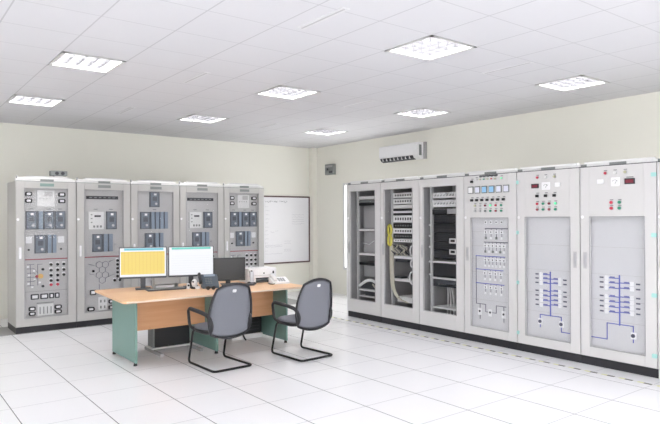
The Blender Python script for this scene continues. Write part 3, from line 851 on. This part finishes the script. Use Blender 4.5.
# ------------------------------------------------------------------ chairs
def pad(w, h, th, place, n=16, k=.8, taper=0.):
    """cushion: place(x, y, off) -> point; x,y in metres in its plane"""
    mb = MB(); mb.weld = True
    def fn(sign):
        def f(a, b):
            s, t_ = a*2-1, b*2-1
            x = s*math.sqrt(max(0, 1-k*t_*t_/2)); y = t_*math.sqrt(max(0, 1-k*s*s/2))
            e = max(abs(s), abs(t_)); off = th/2*math.sqrt(max(0, 1-e**5))*sign
            return place(x*w/2*(1+taper*y), y*h/2, off)
        return f
    mb.surf(fn(1), n, n); mb.surf(fn(-1), n, n); return mb
def outline(w, h, place, k=.8, taper=0., off=0, scale=1., n=12):
    P = []
    sq = [(-1+2*i/n, -1) for i in range(n)]+[(1, -1+2*i/n) for i in range(n)]+[(1-2*i/n, 1) for i in range(n)]+[(-1, 1-2*i/n) for i in range(n)]
    for s, t_ in sq:
        x = s*math.sqrt(1-k*t_*t_/2); y = t_*math.sqrt(1-k*s*s/2)
        P.append(place(x*w/2*(1+taper*y)*scale, y*h/2*scale, off))
    return P
def back_place(x, y, off):        # y up along the backrest
    lean = -.245 - .04*(y/.28) - .015*max(0, y/.28)**2 - .02*max(0, -y/.28)**2
    curve = .35*x*x
    return (x, lean + curve + off, .622 + y)
def seat_place(x, y, off): return (x, y+.03, .415 + off - .25*x*x*.3 + (.03 if y < -.15 else 0)*0 - max(0, y-.12)**2*.8)

def make_chair(label, loc, rz):
    t = thing('visitor_chair', label, 'chair', loc, rz, 'grey cantilever chairs at the desk')
    s = pad(.50, .48, .08, seat_place, k=.7).build('seat', M['fabric'], t)
    MB().tube(outline(.505, .485, seat_place, k=.7), .011, 6, closed=True).build('seat_edge', M['chairb'], s)
    b = pad(.51, .575, .05, back_place, k=.66, taper=-.10).build('backrest', M['fabric'], t)
    MB().tube(outline(.515, .58, lambda x, y, o: back_place(x, y, o-.012), k=.66, taper=-.10), .0125, 8, closed=True).build('back_frame', M['chairb'], b)
    q = MB(); q.rbox(-.022, .022, -.003, .003, -.016, .016, .008)
    o = q.build('tag', M['white'], b); p = back_place(-.0, .215, -.028); o.location = p; o.rotation_euler.x = math.radians(17)
    # cantilever tube
    path = [(-.20, -.12, .385), (-.215, .20, .385), (-.22, .30, .014), (-.235, -.29, .014), (.235, -.29, .014), (.22, .30, .014), (.215, .20, .385), (.20, -.12, .385)]
    MB().tube(smooth_path(path, .055, 6), .0125, 10).build('tube_frame', M['tube'], t)
    c_ = MB().box(-.20, .20, -.13, -.09, .372, .392); c_.box(-.20, .20, .12, .16, .372, .392); c_.build('cross_plate', M['tube'], t)
    for sx in (-1, 1):
        p = [(sx*.235, .10, .395), (sx*.262, .19, .43), (sx*.27, .205, .60), (sx*.27, .17, .625), (sx*.265, -.05, .61), (sx*.25, -.20, .585), (sx*.235, -.255, .50), (sx*.23, -.22, .41), (sx*.235, -.1, .39)]
        MB().tube(smooth_path([Vector(a) for a in p]+[Vector(p[0])], .05, 5), .016, 8, flat=1.35).build('armrest', M['chairb'], t)
    return t
make_chair('grey fabric cantilever chair in front of the middle of the desk, left of the pair', (-2.71, 2.68, 0), math.radians(3))
make_chair('grey fabric cantilever chair at the right end of the desk, right of the pair', (-1.735, 2.51, 0), math.radians(4))

# ------------------------------------------------------------------ under the desk
t = thing('computer_tower', 'black computer case under the left half of the desk, on a light floor stand', 'computer', (-2.83, 3.82, .05))
B(-.21, .24, -.09, .09, 0, .40).build('case', M['black'], t, bevel=.004)
B(-.225, -.21, -.09, .09, 0, .40).build('end_panel', M['name'], t)
t = thing('computer_stand', 'light grey low stand under the black computer case below the left desk half', 'stand', (-2.83, 3.82, 0))
B(-.25, .27, -.12, .12, .035, .05).build('plate', M['offw'], t)
for x in (-.235, .255): B(x-.015, x+.015, -.40, .14, 0, .035).build('foot_bar', M['rackin'], t)
t = thing('louvred_case', 'black case with louvred side under the right half of the desk', 'computer', (-1.78, 3.85, .06))
B(-.22, .24, -.1, .1, 0, .40).build('case', M['black'], t, bevel=.004)
q = MB()
for k in range(7): q.box(-.18, .20, -.104, -.1, .05+k*.045, .056+k*.045)
q.build('louvres', M['dark'], t)
t = thing('case_plinth', 'white low block under the louvred black case', 'block', (-1.78, 3.85, 0))
B(-.22, .24, -.13, .12, 0, .06).build('block', M['white'], t, bevel=.004)
tag(MB().tube(smooth_path([(-1.86, 3.735, .10), (-1.86, 3.70, .09), (-1.86, 3.66, .04), (-1.855, 3.62, .011)], .06), .011, 6).build('power_cable', M['black']), 'short black cable reaching the floor beside the louvred black case', 'cable')

# ------------------------------------------------------------------ desk top things
def monitor(label, loc, rz, w, h, zb, screen):
    t = thing('computer_monitor', label, 'monitor', loc, rz, None)
    cs = MB().rbox(-w/2, w/2, -.012, .025, zb, zb+h, .006).build('casing', M['black'] if screen == 'off' else M['dark'], t)
    z0, z1 = zb+.022, zb+h-.008; x0, x1 = -w/2+.008, w/2-.008
    sc = B(x0, x1, -.014, -.012, z0, z1).build('screen', M['screenoff' if screen == 'off' else 'scr_white'], t)
    if screen != 'off':
        B(x0+.05 if screen == 'table' else x0+.03, x1-.03, -.0150, -.014, z1-.030, z1-.004).build('header_bar', M['scr_cyan' if screen == 'table' else 'scr_teal'], sc)
    if screen == 'table':
        tbm = B(x0+.012, x1-.015, -.0150, -.014, z0+.028, z1-.045).build('table_area', M['scr_yel'], sc)
        q = MB()
        for k in range(1, 12): xx = x0+.012+(x1-x0-.027)*k/12; q.box(xx-.0015, xx+.0015, -.0154, -.0150, z0+.03, z1-.047)
        q.box(x0+.014, x1-.017, -.0154, -.0150, z1-.058, z1-.054)
        q.build('table_rules', M['scr_line'], sc)
    if screen == 'plain':
        q = MB()
        for k in range(8): q.box(x0+.03, x1-.04, -.0150, -.014, z0+.03+k*.03, z0+.0315+k*.03)
        q.build('text_rules', M['scr_pale'], sc)
    st = MB().box(-.03, .03, .03, .05, .012, zb+h*.45); st.box(-.035, .035, .022, .035, zb+h*.3, zb+h*.6); st.build('stand_post', M['dark'], t)
    MB().box(-.09, .09, -.07, .10, 0, .012).build('stand_base', M['dark'], t)
    return t
monitor('wide monitor on the left showing a yellow table', (-3.10, 3.94, TZ), -.30, .555, .38, .135, 'table')
monitor('wide monitor with a mostly white page, between the yellow screen and the dark one', (-2.545, 3.775, TZ), -.30, .555, .38, .135, 'plain')
monitor('smaller dark switched-off monitor behind the left chair', (-2.04, 3.74, TZ), -.28, .435, .30, .05, 'off')

t = thing('keyboard', 'dark keyboard lying below the yellow and white screens', 'keyboard', (-2.90, 3.72, TZ), -.12)
MB().box(-.23, .23, -.07, .07, 0, .016).build('base', M['dark'], t, bevel=.003)
q = MB()
for r_ in range(5):
    for k in range(15): q.box(-.218+k*.0295, -.218+k*.0295+.025, -.06+r_*.025, -.06+r_*.025+.020, .016, .021)
q.build('keys', M['name'], t)
t = thing('document_tray', 'grey document tray behind the keyboard, under the yellow screen', 'tray', (-2.80, 4.0, TZ), -.12)
q = MB().box(-.15, .15, -.07, .07, 0, .006); q.box(-.15, -.144, -.07, .07, 0, .15); q.box(.144, .15, -.07, .07, 0, .15); q.box(-.15, .15, .064, .07, 0, .15); q.box(-.15,.15,-.07,-.066,.05,.13); q.box(-.144,.144,-.07,.064,.07,.074)
q.build('tray_body', mat('grey_tray', s2l(176,178,180), .4), t)
B(-.13, .10, -.06, .06, .006, .03).build('paper_stack', M['white'], t)
t = thing('web_camera', 'small white rounded desktop device with black base, left of the dark telephone', 'device', (-2.575, 3.62, TZ), -.2)
MB().cyl((0,0,0),(0,0,.018),.045,16,.035).build('base', M['black'], t)
q = MB(); q.weld = True
q.surf(lambda a, b: (.036*math.cos(2*PI*a)*math.sin(PI*b), .034*math.sin(2*PI*a)*math.sin(PI*b), .065-.05*math.cos(PI*b)), 16, 10)
q.build('body', M['white'], t)
MB().cyl((-.02,-.028,.085),(-.024,-.036,.087),.011,12).build('lens', M['black'], t)
MB().rbox(.0, .055, -.06, -.02, 0, .03, .01).build('side_pod', M['white'], t)
t = thing('earpiece', 'small black and white upright piece left of the white rounded device', 'device', (-2.66, 3.62, TZ))
MB().rbox(-.012, .018, -.015, .015, 0, .07, .01).build('body', M['white'], t)
MB().cyl((0,-.016,.045),(0,-.022,.045),.012,12).build('pad', M['black'], t)
# office phone with tilted face
t = thing('desk_telephone', 'slate desk telephone with tilted face, left of the dark monitor', 'telephone', (-2.40, 3.57, TZ), -.30)
MB().prism_x([(-.09,0),(.08,0),(.10,.15),(.07,.16),(-.09,.03)], -.09, .11).build('body', M['phone'], t, bevel=.004)
hs = MB().tube(smooth_path([(-.115,-.08,.06),(-.115,-.07,.085),(-.115,.06,.175),(-.115,.075,.15)], .03), .02, 8).build('handset', M['black'], t)
q = MB()
for r_ in range(4):
    for k in range(3):
        yy = -.055+r_*.022; zz_ = .03+(yy+.09)/.16*.13
        q.box(-.05+k*.03, -.028+k*.03, yy, yy+.013, zz_, zz_+.006)
q.build('keypad', M['name'], t)
MB()._add([], []) or None
q = MB(); q._add([(-.06,.035,.137),(.08,.035,.137),(.08,.062,.159),(-.06,.062,.159),(-.06,.035,.141),(.08,.035,.141),(.08,.062,.163),(-.06,.062,.163)], [(0,3,2,1),(4,5,6,7),(0,1,5,4),(1,2,6,5),(2,3,7,6),(3,0,4,7)])
q.build('display', M['slat'], t)
t = thing('eyeglasses', 'small dark glasses lying on the desk in front of the telephone', 'glasses', (-2.49, 3.34, TZ), -.3)
for x in (-.032, .032):
    MB().cyl((x,0,.024),(x,.012,.026),.024,14,.021).build('lens', M['black'], t)
    MB().tube([(x*1.7,.006,.03),(x*1.8,.06,.025),(x*1.6,.11,.004)], .003, 5).build('temple', M['dark'], t)
MB().tube([(-.012,.005,.032),(0,.004,.036),(.012,.005,.032)], .003, 5).build('bridge', M['dark'], t)
t = thing('keyboard', 'dark keyboard in front of the dark switched-off monitor', 'keyboard', (-2.02, 3.52, TZ), -.15)
MB().box(-.20, .20, -.065, .065, 0, .018).build('base', M['dark'], t, bevel=.003)
q = MB()
for r_ in range(5):
    for k in range(14): q.box(-.19+k*.0275, -.19+k*.0275+.023, -.055+r_*.023, -.055+r_*.023+.018, .018, .023)
q.build('keys', M['relayd'], t)
# cordless phone
t = thing('cordless_phone', 'silver and black cordless handset standing in its cradle beside the dark monitor', 'telephone', (-1.79, 3.575, TZ), -.2)
MB().rbox(-.045, .045, -.05, .05, 0, .03, .012).build('cradle', M['dark'], t)
h = MB().prism_x([(-.03,.025),(-.005,.025),(.035,.17),(.012,.18),(-.005,.165)], -.024, .024).build('handset', M['silver'], t, bevel=.005)
MB().tube([(-.02,.02,.155),(-.0,.0,.175),(.02,.02,.155)], .012, 6).build('earpiece', M['black'], h)
# printer
t = thing('printer', 'white office printer at the right end of the desk, below the whiteboard', 'printer', (-1.56, 3.80, TZ), -.06)
q = MB().box(-.21, .21, -.13, .15, .065, .19); q.box(-.21, -.10, -.13, .15, 0, .065); q.box(.15, .21, -.13, .15, 0, .065); q.box(-.10,.15,.0,.15,0,.065)
q.build('body', M['white'], t, bevel=.006)
B(-.10, .15, -.12, -.0, .0, .02).build('paper_tray', M['dark'], t)
B(-.10, .14, -.125, -.03, .05, .058).build('output_flap', M['phone'], t)
MB().rbox(.15, .172, -.134, -.13, .115, .15, .005).build('button', M['dark'], t)
B(-.19, .12, -.132, -.13, .095, .098).build('panel_seam', M['name'], t)
MB().cyl((.02,-.13,.125),(.02,-.132,.125),.012,12).build('badge', M['name'], t)
# white phone
t = thing('desk_telephone', 'white desk telephone with paper-white wedge body, in front of the printer', 'telephone', (-1.46, 3.44, TZ), -.25)
MB().prism_x([(-.10,0),(.10,0),(.10,.075),(.06,.08),(-.10,.025)], -.11, .12).build('body', M['white'], t, bevel=.005)
MB().tube(smooth_path([(-.075,-.10,.045),(-.075,-.09,.07),(-.075,.085,.115),(-.075,.1,.09)], .03), .02, 8).build('handset', M['white'], t)
q = MB()
for r_ in range(4):
    for k in range(3):
        yy = -.07+r_*.026; zz_ = .0255+(yy+.10)/.16*.055
        q.box(-.02+k*.034, .004+k*.034, yy, yy+.014, zz_, zz_+.006)
q.build('keypad', M['name'], t)
MB().tube(smooth_path([(-.09,-.11,.01),(-.12,-.13,.008),(-.15,-.08,.008),(-.14,.02,.008)], .03), .006, 6).build('cord', M['black'], t)

# ------------------------------------------------------------------ world, camera, view
w = bpy.data.worlds.new('World'); SC.world = w; w.use_nodes = True
w.node_tree.nodes['Background'].inputs[0].default_value = (.8,.85,.9,1); w.node_tree.nodes['Background'].inputs[1].default_value = .5
cd = bpy.data.cameras.new('camera'); cam = bpy.data.objects.new('camera', cd); COL.objects.link(cam)
cd.sensor_fit = 'HORIZONTAL'; cd.sensor_width = 36; cd.lens = FPX/660*36; cd.shift_y = CY/660
mt = Matrix((( _r3.x, _u3.x, -_f2.x, CAM.x), (_r3.y, _u3.y, -_f2.y, CAM.y), (_r3.z, _u3.z, -_f2.z, CAM.z), (0,0,0,1)))
cam.matrix_world = mt; cd.clip_start = .05
SC.camera = cam
SC.view_settings.view_transform = 'Standard'; SC.view_settings.look = 'None'
SC.view_settings.exposure = 0.02; SC.view_settings.gamma = 1; SC.view_settings.use_curve_mapping = False
SC.cycles.use_denoising = True
SC.cycles.max_bounces = 8; SC.cycles.diffuse_bounces = 6
SC.cycles.sample_clamp_indirect = 6
